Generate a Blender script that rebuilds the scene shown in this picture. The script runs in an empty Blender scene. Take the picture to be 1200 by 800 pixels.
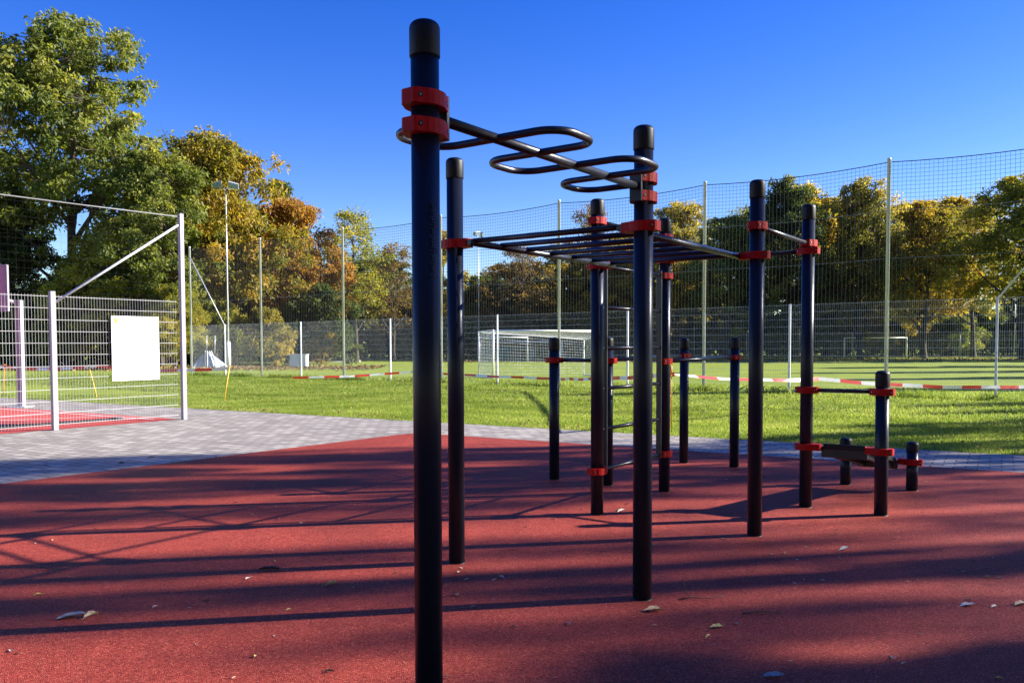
import bpy, bmesh, math, random
import numpy as np
from mathutils import Vector, Matrix
R = math.radians
random.seed(7)
SC = bpy.context.scene
COL = SC.collection

# ------------------------------------------------------------------ helpers
class MB:
    """collects shapes for ONE mesh object"""
    def __init__(s): s.v = []; s.f = []; s.sm = []; s.mi = []; s.cur = 0
    def add(s, vs, fs, smooth=False):
        o = len(s.v); s.v += [tuple(p) for p in vs]
        for f in fs:
            s.f.append(tuple(i + o for i in f)); s.sm.append(smooth); s.mi.append(s.cur)
    def obox(s, c, ax, ay, az):          # centre and three half-axis vectors
        c, ax, ay, az = map(Vector, (c, ax, ay, az))
        vs = [c + ax*i + ay*j + az*k for i in (-1, 1) for j in (-1, 1) for k in (-1, 1)]
        s.add(vs, [(0,1,3,2),(4,6,7,5),(0,4,5,1),(2,3,7,6),(0,2,6,4),(1,5,7,3)])
    def box(s, x0, x1, y0, y1, z0, z1):
        s.obox(((x0+x1)/2,(y0+y1)/2,(z0+z1)/2),((x1-x0)/2,0,0),(0,(y1-y0)/2,0),(0,0,(z1-z0)/2))
    def tube(s, pts, r, n=10, cap=True, smooth=True, closed=False):
        pts = [Vector(p) for p in pts]; m = len(pts)
        rs = r if isinstance(r, (list, tuple)) else [r]*m
        vs = []; nrm = None
        for i, p in enumerate(pts):
            if closed: t = pts[(i+1) % m] - pts[i-1]
            elif i == 0: t = pts[1] - p
            elif i == m-1: t = p - pts[i-1]
            else: t = (pts[i+1]-p).normalized() + (p-pts[i-1]).normalized()
            t.normalize()
            if nrm is None:
                nrm = t.cross(Vector((0,0,1)) if abs(t.z) < .9 else Vector((1,0,0))).normalized()
            else:
                nrm = (nrm - t*nrm.dot(t)).normalized()
            b = t.cross(nrm)
            for k in range(n):
                a = 2*math.pi*k/n + math.pi/n
                vs.append(p + (nrm*math.cos(a) + b*math.sin(a))*rs[i])
        fs = []
        for i in range(m if closed else m-1):
            i2 = (i+1) % m
            for k in range(n):
                k2 = (k+1) % n
                fs.append((i*n+k, i*n+k2, i2*n+k2, i2*n+k))
        s.add(vs, fs, smooth)
        if cap and not closed:
            o = len(s.v) - m*n
            s.f.append(tuple(o+k for k in range(n-1,-1,-1))); s.f.append(tuple(o+(m-1)*n+k for k in range(n)))
            s.sm += [False, False]; s.mi += [s.cur]*2
    def lathe(s, prof, c, n=32):          # prof: (radius, z) list
        c = Vector(c); vs = []; fs = []
        for r, z in prof:
            for k in range(n):
                a = 2*math.pi*k/n; vs.append(c + Vector((r*math.cos(a), r*math.sin(a), z)))
        for i in range(len(prof)-1):
            for k in range(n):
                k2 = (k+1) % n; fs.append((i*n+k, i*n+k2, (i+1)*n+k2, (i+1)*n+k))
        fs.append(tuple(range(n-1,-1,-1))); fs.append(tuple((len(prof)-1)*n+k for k in range(n)))
        s.add(vs, fs, True)
    def prism(s, outline, c, ax, ay, z0, z1):
        c, ax, ay = Vector(c), Vector(ax), Vector(ay); n = len(outline)
        vs = [c + ax*a + ay*b + Vector((0,0,z)) for z in (z0, z1) for a, b in outline]
        fs = [tuple(range(n-1,-1,-1)), tuple(range(n, 2*n))] + [(k, (k+1) % n, n+(k+1) % n, n+k) for k in range(n)]
        s.add(vs, fs)
    def wire(s, a, b, r):                 # thin four-sided strand
        s.tube([a, b], r, 4, cap=False, smooth=False)
    def build(s, name, mats, parent=None, bevel=0, seg=2):
        me = bpy.data.meshes.new(name)
        me.from_pydata(s.v, [], s.f)
        me.polygons.foreach_set('use_smooth', s.sm)
        me.polygons.foreach_set('material_index', s.mi)
        if not isinstance(mats, (list, tuple)): mats = [mats]
        for m in mats: me.materials.append(m)
        o = bpy.data.objects.new(name, me); COL.objects.link(o)
        if parent: o.parent = parent
        if bevel:
            b = o.modifiers.new('edge', 'BEVEL'); b.width = bevel; b.segments = seg; b.limit_method = 'ANGLE'; b.angle_limit = R(32)
        return o

def tag(o, label=None, cat=None, group=None, kind=None):
    if label: o['label'] = label
    if cat: o['category'] = cat
    if group: o['group'] = group
    if kind: o['kind'] = kind
    return o
def thing(name, label, cat, loc=(0,0,0), rz=0, group=None):
    o = bpy.data.objects.new(name, None); COL.objects.link(o); o.location = loc; o.rotation_euler = (0,0,rz)
    o.empty_display_size = .2
    return tag(o, label, cat, group)
def copy_tree(o, parent=None):
    c = o.copy(); COL.objects.link(c); c.parent = parent
    for ch in [x for x in o.children]: copy_tree(ch, c)
    return c

# ------------------------------------------------------------------ materials
class NM:
    def __init__(s, name):
        s.m = bpy.data.materials.new(name); s.m.use_nodes = True
        s.t = s.m.node_tree; s.b = s.t.nodes['Principled BSDF']; s.out = s.t.nodes['Material Output']
    def n(s, typ, ins=None, **kw):
        nd = s.t.nodes.new(typ)
        for k, v in kw.items(): setattr(nd, k, v)
        for k, v in (ins or {}).items():
            if isinstance(v, bpy.types.NodeSocket): s.t.links.new(v, nd.inputs[k])
            else: nd.inputs[k].default_value = v
        return nd
    def set(s, **kw):
        names = dict(col='Base Color', rough='Roughness', metal='Metallic', spec='Specular IOR Level', normal='Normal', coat='Coat Weight', coatr='Coat Roughness')
        for k, v in kw.items():
            sk = s.b.inputs[names[k]]
            if isinstance(v, bpy.types.NodeSocket): s.t.links.new(v, sk)
            else: sk.default_value = (*v, 1) if isinstance(v, tuple) and len(v) == 3 else v
        return s
    def ramp(s, fac, stops, interp='LINEAR'):
        r = s.n('ShaderNodeValToRGB', {'Fac': fac}); e = r.color_ramp; e.interpolation = interp
        while len(e.elements) < len(stops): e.elements.new(.5)
        for el, (p, c) in zip(e.elements, stops): el.position = p; el.color = (*c, 1)
        return r.outputs['Color']
    def noise(s, scale, vec=None, detail=4, rough=.55, dist=0):
        i = {'Scale': scale, 'Detail': detail, 'Roughness': rough, 'Distortion': dist}
        if vec is not None: i['Vector'] = vec
        return s.n('ShaderNodeTexNoise', i).outputs['Fac']
    def pos(s): return s.n('ShaderNodeNewGeometry').outputs['Position']
    def math(s, op, a, b=0.0, c=None):
        i = {0: a, 1: b}
        if c is not None: i[2] = c
        return s.n('ShaderNodeMath', i, operation=op).outputs[0]
    def mix(s, f, a, b, mode='MIX'):
        nd = s.n('ShaderNodeMix', data_type='RGBA', blend_type=mode)
        for idx, v in ((0, f), (6, a), (7, b)):
            if isinstance(v, bpy.types.NodeSocket): s.t.links.new(v, nd.inputs[idx])
            elif idx == 0: nd.inputs[0].default_value = v
            else: nd.inputs[idx].default_value = (*v, 1)
        return nd.outputs[2]
    def bump(s, h, strength=.5, dist=.01):
        return s.n('ShaderNodeBump', {'Height': h, 'Strength': strength, 'Distance': dist}).outputs['Normal']

def simple(name, col, rough=.5, metal=0., var=.15, scale=8., bump=0., bscale=200.):
    k = NM(name); p = k.pos()
    n1 = k.noise(scale, p)
    dark = tuple(c*(1-var) for c in col); light = tuple(min(1, c*(1+var)) for c in col)
    k.set(col=k.ramp(n1, [(.3, dark), (.7, light)]), metal=metal)
    k.set(rough=k.math('MULTIPLY_ADD', k.noise(scale*5, p), .25, rough-.12))
    if bump: k.set(normal=k.bump(k.noise(bscale, p, 2), bump, .002))
    return k.m

# anthracite powder coat with scuffs, a little dust near the ground
k = NM('anthracite powder coat'); p = k.pos()
sx = k.n('ShaderNodeSeparateXYZ', {0: p}).outputs['Z']
dust = k.math('MULTIPLY', k.ramp(sx, [(0, (1,1,1)), (.25, (0,0,0))]), k.noise(14, p, 6, .7))
base = k.mix(k.math('MULTIPLY', dust, .07), (.0095, .0130, .0255), (.05, .036, .034))
scr = k.ramp(k.noise(30, k.n('ShaderNodeMapping', {0: p, 3: (1,1,.12)}).outputs[0], 5, .75), [(.63, (0,0,0)), (.72, (1,1,1))])
k.set(col=k.mix(k.math('MULTIPLY', scr, .30), base, (.06,.06,.07)), rough=k.math('MULTIPLY_ADD', k.noise(22, p, 5), .14, .24), spec=.22,
      normal=k.bump(k.noise(900, p, 2), .12, .0006))
M_POST = k.m
k = NM('black plastic cap'); p = k.pos()
k.set(col=k.ramp(k.noise(40, p), [(.3, (.0025,.0036,.0065)), (.75, (.006,.0075,.012))]), rough=.5, spec=.3, normal=k.bump(k.noise(500, p, 2), .15, .0008)); M_CAP = k.m
k = NM('red cast clamp'); p = k.pos()
k.set(col=k.ramp(k.noise(25, p, 5), [(.25, (.27,.003,.003)), (.7, (.39,.005,.004))]), rough=.5, spec=.15, normal=k.bump(k.noise(260, p, 3), .35, .002)); M_RED = k.m
k = NM('bar steel'); p = k.pos()
k.set(col=k.ramp(k.noise(30, p, 5), [(.3, (.008,.010,.018)), (.7, (.014,.017,.026))]), rough=k.math('MULTIPLY_ADD', k.noise(35, p, 5), .2, .22), normal=k.bump(k.noise(700, p, 2), .12, .0006)); M_BAR = k.m
M_BOLT = simple('zinc bolt', (.55,.55,.55), .3, .9)
M_GALV = simple('galvanised steel', (.62,.63,.65), .45, .35, .12, 3)
M_GALVD = simple('weathered galvanised steel', (.42,.44,.47), .5, .35, .15, 3)
M_LILAC = simple('lilac grey court paint', (.29,.265,.32), .5, 0, .08, 3)
M_WIRE = simple('fence wire', (.60,.62,.64), .5, .0, .1, 2)
M_WIREC = simple('court fence wire', (.40,.40,.42), .5, .1, .1, 2)
M_NET = simple('dark net twine', (.007,.008,.011), .8)
M_NETW = simple('white net twine', (.78,.79,.80), .8)
M_WHITE = simple('white paint', (.8,.8,.8), .4, 0, .05, 4)
M_LETTER = simple('black raised lettering', (.004,.005,.009), .4)

# red rubber granulate
k = NM('red rubber granulate'); p = k.pos()
vor = k.n('ShaderNodeTexVoronoi', {'Vector': p, 'Scale': 185.0})
grain = k.n('ShaderNodeSeparateColor', {0: vor.outputs['Color']}).outputs[0]
c1 = k.ramp(grain, [(0, (.15,.016,.012)), (.45, (.31,.043,.027)), (.85, (.44,.074,.045)), (1, (.60,.17,.11))])
big = k.ramp(k.noise(1.1, p, 6, .6), [(.3, (.74,.74,.76)), (.7, (1.12,1.08,1.05))])
mid = k.ramp(k.noise(9, p, 5, .65), [(.3, (.86,.85,.86)), (.7, (1.08,1.08,1.08))])
c1 = k.mix(1.0, k.mix(1.0, c1, big, 'MULTIPLY'), mid, 'MULTIPLY')
dirt = k.ramp(k.noise(2.3, p, 9, .72, .4), [(.62, (0,0,0)), (.80, (1,1,1))])
c1 = k.mix(k.math('MULTIPLY', dirt, .28), c1, (.17,.10,.085))
hh = k.math('ADD', k.math('MULTIPLY', vor.outputs['Distance'], -1.0), k.math('MULTIPLY', k.noise(60, p, 4), .5))
k.set(col=c1, rough=.68, spec=.16, normal=k.bump(hh, .9, .005)); M_RUB = k.m
# court red
k = NM('court surface red'); p = k.pos()
k.set(col=k.ramp(k.noise(5, p, 8, .7), [(.3, (.42,.05,.035)), (.7, (.55,.075,.05))]), rough=.7, normal=k.bump(k.noise(300, p, 2), .4, .003)); M_COURT = k.m

# paving blocks, coursed along the strip
k = NM('grey paving blocks'); p = k.pos()
mp = k.n('ShaderNodeMapping', {0: p, 2: (0, 0, R(30.8))}).outputs[0]
br = k.n('ShaderNodeTexBrick', {'Vector': mp, 'Color1': (0,0,0,1), 'Color2': (1,1,1,1), 'Mortar': (.5,.5,.5,1), 'Scale': 1.0, 'Mortar Size': .010, 'Mortar Smooth': .3, 'Bias': 0.0, 'Brick Width': .24, 'Row Height': .16})
c1 = k.ramp(k.n('ShaderNodeSeparateColor', {0: br.outputs['Color']}).outputs[0], [(0, (.245,.218,.188)), (.5, (.31,.278,.24)), (1, (.43,.39,.34))])
c1 = k.mix(1.0, c1, k.ramp(k.noise(55, p, 5, .7), [(.25, (.78,.78,.79)), (.75, (1.12,1.12,1.12))]), 'MULTIPLY')
c1 = k.mix(1.0, c1, k.ramp(k.noise(.7, p, 5, .6), [(.3, (.86,.86,.87)), (.7, (1.06,1.05,1.03))]), 'MULTIPLY')
c1 = k.mix(br.outputs['Fac'], c1, (.065,.058,.05))
hh = k.math('SUBTRACT', k.math('MULTIPLY', k.noise(220, p, 3), .25), br.outputs['Fac'])
k.set(col=c1, rough=.72, normal=k.bump(hh, .6, .008)); M_PAVE = k.m

# grass ground
k = NM('lawn'); p = k.pos()
c1 = k.ramp(k.noise(26, p, 6, .7), [(.25, (.10,.15,.018)), (.5, (.215,.275,.030)), (.78, (.36,.38,.07))])
c1 = k.mix(1.0, c1, k.ramp(k.noise(.45, p, 6, .62), [(.28, (.70,.78,.65)), (.72, (1.2,1.12,1.05))]), 'MULTIPLY')
st = k.ramp(k.noise(.16, k.n('ShaderNodeMapping', {0: p, 3: (1,3,1)}).outputs[0], 7, .65, .6), [(.55, (0,0,0)), (.72, (1,1,1))])
c1 = k.mix(k.math('MULTIPLY', st, .35), c1, (.19,.18,.05))
k.set(col=c1, rough=.9, spec=.15, normal=k.bump(k.noise(45, p, 4, .7), .3, .02)); M_LAWN = k.m

def leafmat(name, stops, trans=.45, rough=.5, boost=2.0):
    k = NM(name)
    at = k.n('ShaderNodeAttribute', attribute_name='tint')
    c = k.ramp(at.outputs['Fac'], stops)
    k.set(col=c, rough=rough, spec=.3)
    tc = k.mix(1.0, c, (boost, boost*1.0, boost*.55), 'MULTIPLY')
    tr = k.n('ShaderNodeBsdfTranslucent', {'Color': tc})
    mx = k.n('ShaderNodeMixShader', {0: trans, 1: k.b.outputs[0], 2: tr.outputs[0]})
    k.t.links.new(mx.outputs[0], k.out.inputs[0]); return k.m
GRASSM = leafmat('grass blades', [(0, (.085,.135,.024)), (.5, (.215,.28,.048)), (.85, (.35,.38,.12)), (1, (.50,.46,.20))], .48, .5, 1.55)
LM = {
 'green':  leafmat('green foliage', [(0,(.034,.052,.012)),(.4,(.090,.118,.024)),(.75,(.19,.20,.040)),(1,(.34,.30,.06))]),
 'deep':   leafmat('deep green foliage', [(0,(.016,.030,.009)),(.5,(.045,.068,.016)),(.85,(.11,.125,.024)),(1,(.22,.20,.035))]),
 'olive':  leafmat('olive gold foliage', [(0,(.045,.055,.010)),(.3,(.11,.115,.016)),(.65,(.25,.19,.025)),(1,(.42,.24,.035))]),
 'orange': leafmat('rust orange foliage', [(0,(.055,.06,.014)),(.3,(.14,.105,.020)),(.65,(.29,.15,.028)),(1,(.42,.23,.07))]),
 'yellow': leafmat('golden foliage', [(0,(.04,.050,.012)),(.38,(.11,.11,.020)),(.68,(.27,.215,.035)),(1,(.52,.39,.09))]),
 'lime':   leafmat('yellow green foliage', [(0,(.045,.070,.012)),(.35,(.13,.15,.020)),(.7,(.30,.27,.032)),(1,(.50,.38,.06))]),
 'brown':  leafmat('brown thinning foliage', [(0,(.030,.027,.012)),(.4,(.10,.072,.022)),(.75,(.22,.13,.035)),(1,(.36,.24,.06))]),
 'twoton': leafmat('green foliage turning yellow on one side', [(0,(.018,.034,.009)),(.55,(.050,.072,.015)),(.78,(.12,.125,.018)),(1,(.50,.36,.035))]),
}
k = NM('bark'); p = k.n('ShaderNodeTexCoord').outputs['Object']
k.set(col=k.ramp(k.noise(9, k.n('ShaderNodeMapping', {0: p, 3: (1,1,.2)}).outputs[0], 7, .7), [(.3, (.022,.017,.013)), (.7, (.085,.068,.052))]), rough=.9,
      normal=k.bump(k.noise(12, p, 6, .7), .8, .03)); M_BARK = k.m

# ------------------------------------------------------------------ ground
def sheet(name, pts, z, mat, kind='structure'):
    b = MB(); b.add([(x, y, z) for x, y in pts], [tuple(range(len(pts)))])
    return tag(b.build(name, mat), kind=kind)
g = MB(); g.add([(-260,-60,0),(260,-60,0),(260,420,0),(-260,420,0)], [(0,1,2,3)]); tag(g.build('ground', M_LAWN), kind='structure')
def gl(x): return 14.41 - .593*x                       # lawn edge line
sheet('paving', [(-40, gl(-40)), (-40,-25), (26,-25), (26, gl(26))], .004, M_PAVE)
Cn = Vector((-1.6, 13.42)); dl = Vector((-.609,-.793)); dbk = Vector((.861,-.509))
A = Cn + dl*26; B = Cn + dbk*27
rc = [Cn + dl*.35, Cn + dl*.12 + dbk*.04, Cn + dl*.04 + dbk*.12, Cn + dbk*.35]
sheet('rubber_surface', [tuple(A)] + [tuple(q) for q in rc] + [tuple(B), tuple(A + dbk*27)], .008, M_RUB)
U = Vector((.5791, .8153, 0)); V = Vector((-.8153, .5791, 0))
K = Vector((-6.45, 15.98)); ku = Vector((-.587,-.809)); kb = Vector((-.862,.507))
sheet('court', [tuple(K), tuple(K + kb*16), tuple(K + kb*16 + ku*24), tuple(K + ku*24)], .008, M_COURT)
# court lines
b = MB()
def strip(pts, w, z=.0125):
    pts = [Vector(q) for q in pts]
    for i in range(len(pts)-1):
        a, c = pts[i], pts[i+1]; t = (c-a).normalized(); n = Vector((-t.y, t.x))*w/2
        b.add([(q.x, q.y, z) for q in (a+n, a-n, c-n, c+n)], [(0,1,2,3)])
strip([K + kb*.35 + ku*.3, K + kb*14 + ku*.3], .06)
strip([K + kb*1.2 + ku*.34, K + kb*1.2 + ku*20], .06)
arc = []
for i in range(25):
    a = math.pi*i/24; arc.append(K + kb*(5.5 - 3.6*math.cos(a)) + ku*(.34 + 2.6*math.sin(a)))
strip(arc, .06, .0165)
strip([K + kb*3.2 + ku*.34, K + kb*3.2 + ku*6], .06, .0205)
tag(b.build('court_lines', M_WHITE), kind='structure')
b = MB(); a0 = K + ku*2.2 + kb*.9  # black strip laid in place of a dark line of shade
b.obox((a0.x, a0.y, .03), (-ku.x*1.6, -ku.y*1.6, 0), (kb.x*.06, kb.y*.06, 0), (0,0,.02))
tag(b.build('shade_strip', M_CAP, bevel=.006), 'black strip standing in for a line of shade on the red court behind the wire fence', 'mat')

# ------------------------------------------------------------------ the workout frame
O = Vector((.7348, 4.6293, 0))
def P(u, v, z=0): return O + U*u + V*v + Vector((0,0,z))
rig = thing('calisthenics_frame', 'anthracite outdoor workout frame of round posts and bars with red clamps on red rubber', 'climbing frame', P(0,0))
RL = rig.location.copy()
def Q(u, v, z=0): return U*u + V*v + Vector((0,0,z))      # rig-local
HP, HM = 2.6566, 1.5174
POSTS = {'P1':(-1.828,0,HP),'P2':(0,0,HP),'A3':(1.876,0,HP),'A4':(3.202,0,HP),'B1':(0,1.354,HP),'B2':(1.876,1.354,HP),'B3':(3.202,1.354,HP),
 'C2':(3.202,1.981,HM),'C1':(3.202,2.625,HM),'C3':(5.104,1.981,HM),'C4':(5.104,1.354,HM),'D1':(3.202,-.6195,1.2197),'D2':(4.622,0,.4862),'D3':(4.622,-.6195,.4862)}
RP = .0535
OUT = [(.098,.026),(.090,.038),(.062,.052),(.048,.062),(.026,.071),(0,.0745),(-.026,.071),(-.048,.062),(-.062,.052),(-.088,.038),(-.094,.026)]
OUT += [(a_, -b_) for a_, b_ in OUT[::-1]]
posts = {}
for nm, (u, v, h) in POSTS.items():
    b = MB(); ch = .135 if h > 1 else .10
    b.lathe([(RP, -.02), (RP, h-ch+.01)], (0,0,0), 40)
    o = b.build('post', M_POST, rig); o.location = Q(u, v); posts[nm] = o
    b = MB(); r = .0578; prof = [(RP-.004, h-ch), (r-.001, h-ch), (r, h-ch+.003), (r, h-.032)]
    for i in range(1, 8):
        a = i/7*math.pi/2; prof.append((r-.030+.030*math.cos(a), h-.032+.030*math.sin(a)))
    prof += [(.012, h+.001)]
    b.lathe(prof, (0,0,0), 40); b.build('cap', M_CAP, o)
    b = MB(); b.lathe([(RP+.006, -.01), (RP+.005, .0105), (RP+.001, .012)], (0,0,0), 32); b.build('sealing_ring', M_CAP, o)
def clamp(nm, z, d, lug=0.0):
    """bolted two-half clamp; d = direction of its ears, lug stretches the ear that carries the bar"""
    d = Vector(d).normalized(); n = Vector((-d.y, d.x, 0)); o = posts[nm]
    out = [(a + (lug if a > .085 else 0), bb) for a, bb in OUT]
    b = MB(); b.prism(out, (0,0,0), d, n, z-.0275, z+.0275)
    bolts = []
    for sg in (-1, 1):
        for a in (.074, -.074):
            dr = (n*sg*.86 + d*(.5 if a > 0 else -.5)).normalized(); p0 = d*(a*1.03) + n*(sg*.0452) + Vector((0,0,z)); bolts.append((p0, dr))
    b.cur = 1
    for p0, dr in bolts: b.tube([p0, p0 + dr*.0012], .0095, 10)
    b.cur = 2
    for p0, dr in bolts: b.tube([p0 + dr*.0005, p0 + dr*.0022], .0042, 6)
    c = b.build('clamp', [M_RED, M_CAP, M_BOLT], o, bevel=.005, seg=3)
uD, vD = U, V
for z in (2.361, 2.257): clamp('P1', z, uD)
for z in (2.365, 2.260): clamp('P2', z, -uD)
clamp('P2', 2.10, vD, .03); clamp('A3', 2.10, vD, .03); clamp('B1', 2.10, -vD, .03); clamp('B2', 2.10, -vD, .03)
clamp('B2', 2.47, uD); clamp('B3', 2.47, -uD)
clamp('A3', 2.315, uD); clamp('A4', 2.315, -uD)
clamp('A4', 2.250, vD); clamp('B3', 2.250, -vD)
clamp('B2', .377, uD + vD*-.2); clamp('B3', .377, -uD)
clamp('B3', 2.10, -uD)
clamp('C1', 1.277, -vD); clamp('C2', 1.277, vD)
clamp('B3', 1.277, uD); clamp('C4', 1.288, -uD); clamp('C3', 1.300, -uD)
clamp('A4', 1.04, -vD); clamp('D1', 1.04, vD)
clamp('A4', .541, -vD, .03); clamp('D1', .541, vD, .03); clamp('D3', .287, vD, .03); clamp('D2', .287, -vD, .03)
# P1-P2 serpentine
for nm, sg in (('P1', 1), ('P2', -1)):
    b = MB(); b.obox(U*sg*.092 + Vector((0,0,2.311)), U*.010, V*.036, (0,0,.085)); b.build('mounting_plate', M_BAR, posts[nm], bevel=.004)
b = MB(); b.tube([Q(-1.735,0,2.311), Q(-.095,0,2.311)], .0215, 16); b.build('bar', M_BAR, rig)
def fillet(pts, r, n=7):
    out = [Vector(pts[0])]
    for i in range(1, len(pts)-1):
        a, c, e = Vector(pts[i-1]), Vector(pts[i]), Vector(pts[i+1])
        d1 = (a-c).normalized(); d2 = (e-c).normalized()
        half = d1.angle(d2)/2; t = r/math.tan(half)
        ctr = c + (d1+d2).normalized()*(r/math.sin(half))
        s0 = c + d1*t - ctr; s1 = c + d2*t - ctr; w = s0.angle(s1)
        for j in range(n+1):
            f = j/n; out.append(ctr + (s0*math.sin((1-f)*w) + s1*math.sin(f*w))/math.sin(w))
    return out + [Vector(pts[-1])]
cr = [-1.70,-1.38,-1.06,-.74,-.42,-.12]
path = [Q(cr[0], .0, 2.311)]
for i in range(5):
    sg = 1 if i % 2 == 0 else -1
    path += [Q(cr[i], sg*.315, 2.311), Q(cr[i+1], sg*.315, 2.311)]
path.append(Q(cr[5], 0, 2.311))
b = MB(); b.tube(fillet(path, .115), .0165, 14); b.build('serpentine_handle', M_BAR, rig)
# ladder
for v in (.135, 1.219):
    b = MB(); b.tube([Q(-.03, v, 2.10), Q(1.906, v, 2.10)], .021, 16); b.build('ladder_rail', M_BAR, rig)
for i in range(7):
    u = .02 + .306*i
    b = MB(); b.tube([Q(u, .135, 2.112), Q(u, 1.219, 2.112)], .0175, 14); b.build('ladder_rung', M_BAR, rig)
# straight bars
def bar(name, a, c, r=.0175):
    b = MB(); b.tube([Q(*a), Q(*c)], r, 14); return b.build(name, M_BAR, rig)
bar('pull_up_bar', (1.876+.08,1.354,2.47), (3.202-.08,1.354,2.47))
bar('pull_up_bar', (1.876+.08,0,2.315), (3.202-.08,0,2.315))
bar('pull_up_bar', (3.202,.08,2.25), (3.202,1.354-.08,2.25))
bar('parallel_bar', (3.28,1.354,1.28), (5.03,1.354,1.288), .0195)
bar('parallel_bar', (3.26,1.981,1.285), (5.03,1.981,1.300), .0195)
bar('push_up_bar', (3.202,2.06,1.277), (3.202,2.545,1.277), .0195)
bar('push_up_bar', (3.202,-.08,1.04), (3.202,-.54,1.04), .0175)
# wall bars
for u in (2.005, 3.075):
    b = MB(); b.obox(Q(u,1.354,1.245), U*.009, V*.026, (0,0,.90)); b.cur = 1
    for i in range(6):
        z = .377 + .3452*i; sg = -1 if u < 2.5 else 1
        b.tube([Q(u+sg*.009, 1.354, z), Q(u+sg*.019, 1.354, z)], .010, 8)
    b.build('wall_bar_upright', [M_BAR, M_BOLT], rig, bevel=.003)
for i in range(6):
    z = .377 + .3452*i; e = .12 if i in (0, 5) else 0
    bar('wall_bar_rung', (2.005-e*.6,1.354,z), (3.075+e*.6,1.354,z), .0165)
# sloping bench board
z0, z1 = .548, .292; ua, ub = 3.235, 4.575
def zb(u): return z0 + (z1-z0)*(u-ua)/(ub-ua)
b = MB()
pl = [(ua,-.135),(ua,-.485),(ub,-.485),(ub,-.135)]
top = [Q(u, v, zb(u)+.028) for u, v in pl]; low = [Q(u, v, zb(u)-.022) for u, v in pl]
b.add(top + low, [(0,1,2,3)[::-1],(4,5,6,7),(0,4,5,1)[::-1],(1,5,6,2)[::-1],(2,6,7,3)[::-1],(3,7,4,0)[::-1]])
b.build('bench_board', M_CAP, rig, bevel=.008)
for v in (-.185, -.435):
    b = MB(); c0 = Q(ua+.03, v, zb(ua)-.045); c1 = Q(ub-.03, v, zb(ub)-.045)
    b.obox((c0+c1)/2, (c1-c0)/2, V*.018, Vector((0,0,.026))); b.build('bench_rail', M_BAR, rig, bevel=.003)
b = MB(); b.obox(Q(ua+.012, -.31, zb(ua)-.05), U*.008, V*.19, Vector((0,0,.045))); b.build('end_plate', M_BAR, rig, bevel=.003)
b = MB(); b.obox(Q(ub-.012, -.31, zb(ub)-.035), U*.008, V*.19, Vector((0,0,.045))); b.build('end_plate', M_BAR, rig, bevel=.003)
# raised lettering up the near post: too small to read in the photo, a run of worn strokes
b = MB(); rr = random.Random(3)
ang0 = math.atan2(-.95, .60)
z = 1.70
for i in range(12):
    hgt = .020 if i not in (0, 4, 8) else .034
    a = ang0 + .0; 
    for a1, wd in ((a, .003), (a+hgt/RP, .003)):
        pass
    def pt(s, zz, e=.0012): 
        an = ang0 + s/RP; return ((RP+e)*math.cos(an), (RP+e)*math.sin(an), zz)
    segs = [((0,0),(hgt,0))] + ([((0,.012),(hgt*.9,.012))] if i % 3 else []) + ([((hgt*.5,0),(hgt*.5,.012))] if i % 2 else [((0,0),(0,.012))])
    for (s0, y0), (s1, y1) in segs:
        b.tube([pt(s0-.012, z+y0), pt((s0+s1)/2-.012, z+(y0+y1)/2), pt(s1-.012, z+y1)], .0016, 6)
    z += .0235
b.build('lettering', M_LETTER, posts['P1'])
rig_children_fix = [posts[k] for k in posts]

# ------------------------------------------------------------------ ball fence
F0 = Vector((-15.3295, 39.4695, 0)); FD = Vector((2.11566, -1.44061, 0)); NP = 19
def ft(i): return F0 + FD*i
def zt(i): return 6.07 + .021*i
def zl(i): return 2.33 + .018*i
bf = thing('ball_fence', 'long wire mesh fence with tall posts and dark ball net across the lawn', 'fence', F0)
fl = F0.copy(); fn = Vector((-FD.y, FD.x, 0)).normalized(); fdn = FD.normalized()
def L(p, o=fl): return Vector(p) - o
for i in range(NP+1):
    b = MB(); p0 = ft(i) - fl; tall = i % 2 == 0
    h = zt(i) if tall else zl(i)+.03
    if tall: b.lathe([(.048, -.05), (.048, h), (.050, h+.002), (.050, h+.03), (.03, h+.04)], p0, 16)
    else: b.obox(p0 + Vector((0,0,h/2)), fdn*.03, fn*.02, (0,0,h/2))
    b.build('post', M_GALV, bf)
for i in range(NP):
    b = MB(); a, c = ft(i) - fl, ft(i+1) - fl; off = fn*-.05; top = (zl(i), zl(i+1))
    n = 51
    for j in range(n):
        f = (j+.5)/n; q = a.lerp(c, f) + off; zz = top[0]*(1-f) + top[1]*f
        b.wire(q + Vector((0,0,.04)), q + Vector((0,0,zz+.02)), .0022)
    for j in range(13):
        f = j/12
        for e in (-.007, .007):
            b.wire(a + off + fn*e + Vector((0,0,.06 + f*(top[0]-.06))), c + off + fn*e + Vector((0,0,.06 + f*(top[1]-.06))), .0034)
    b.build('mesh_panel', M_WIRE, bf)
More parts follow.
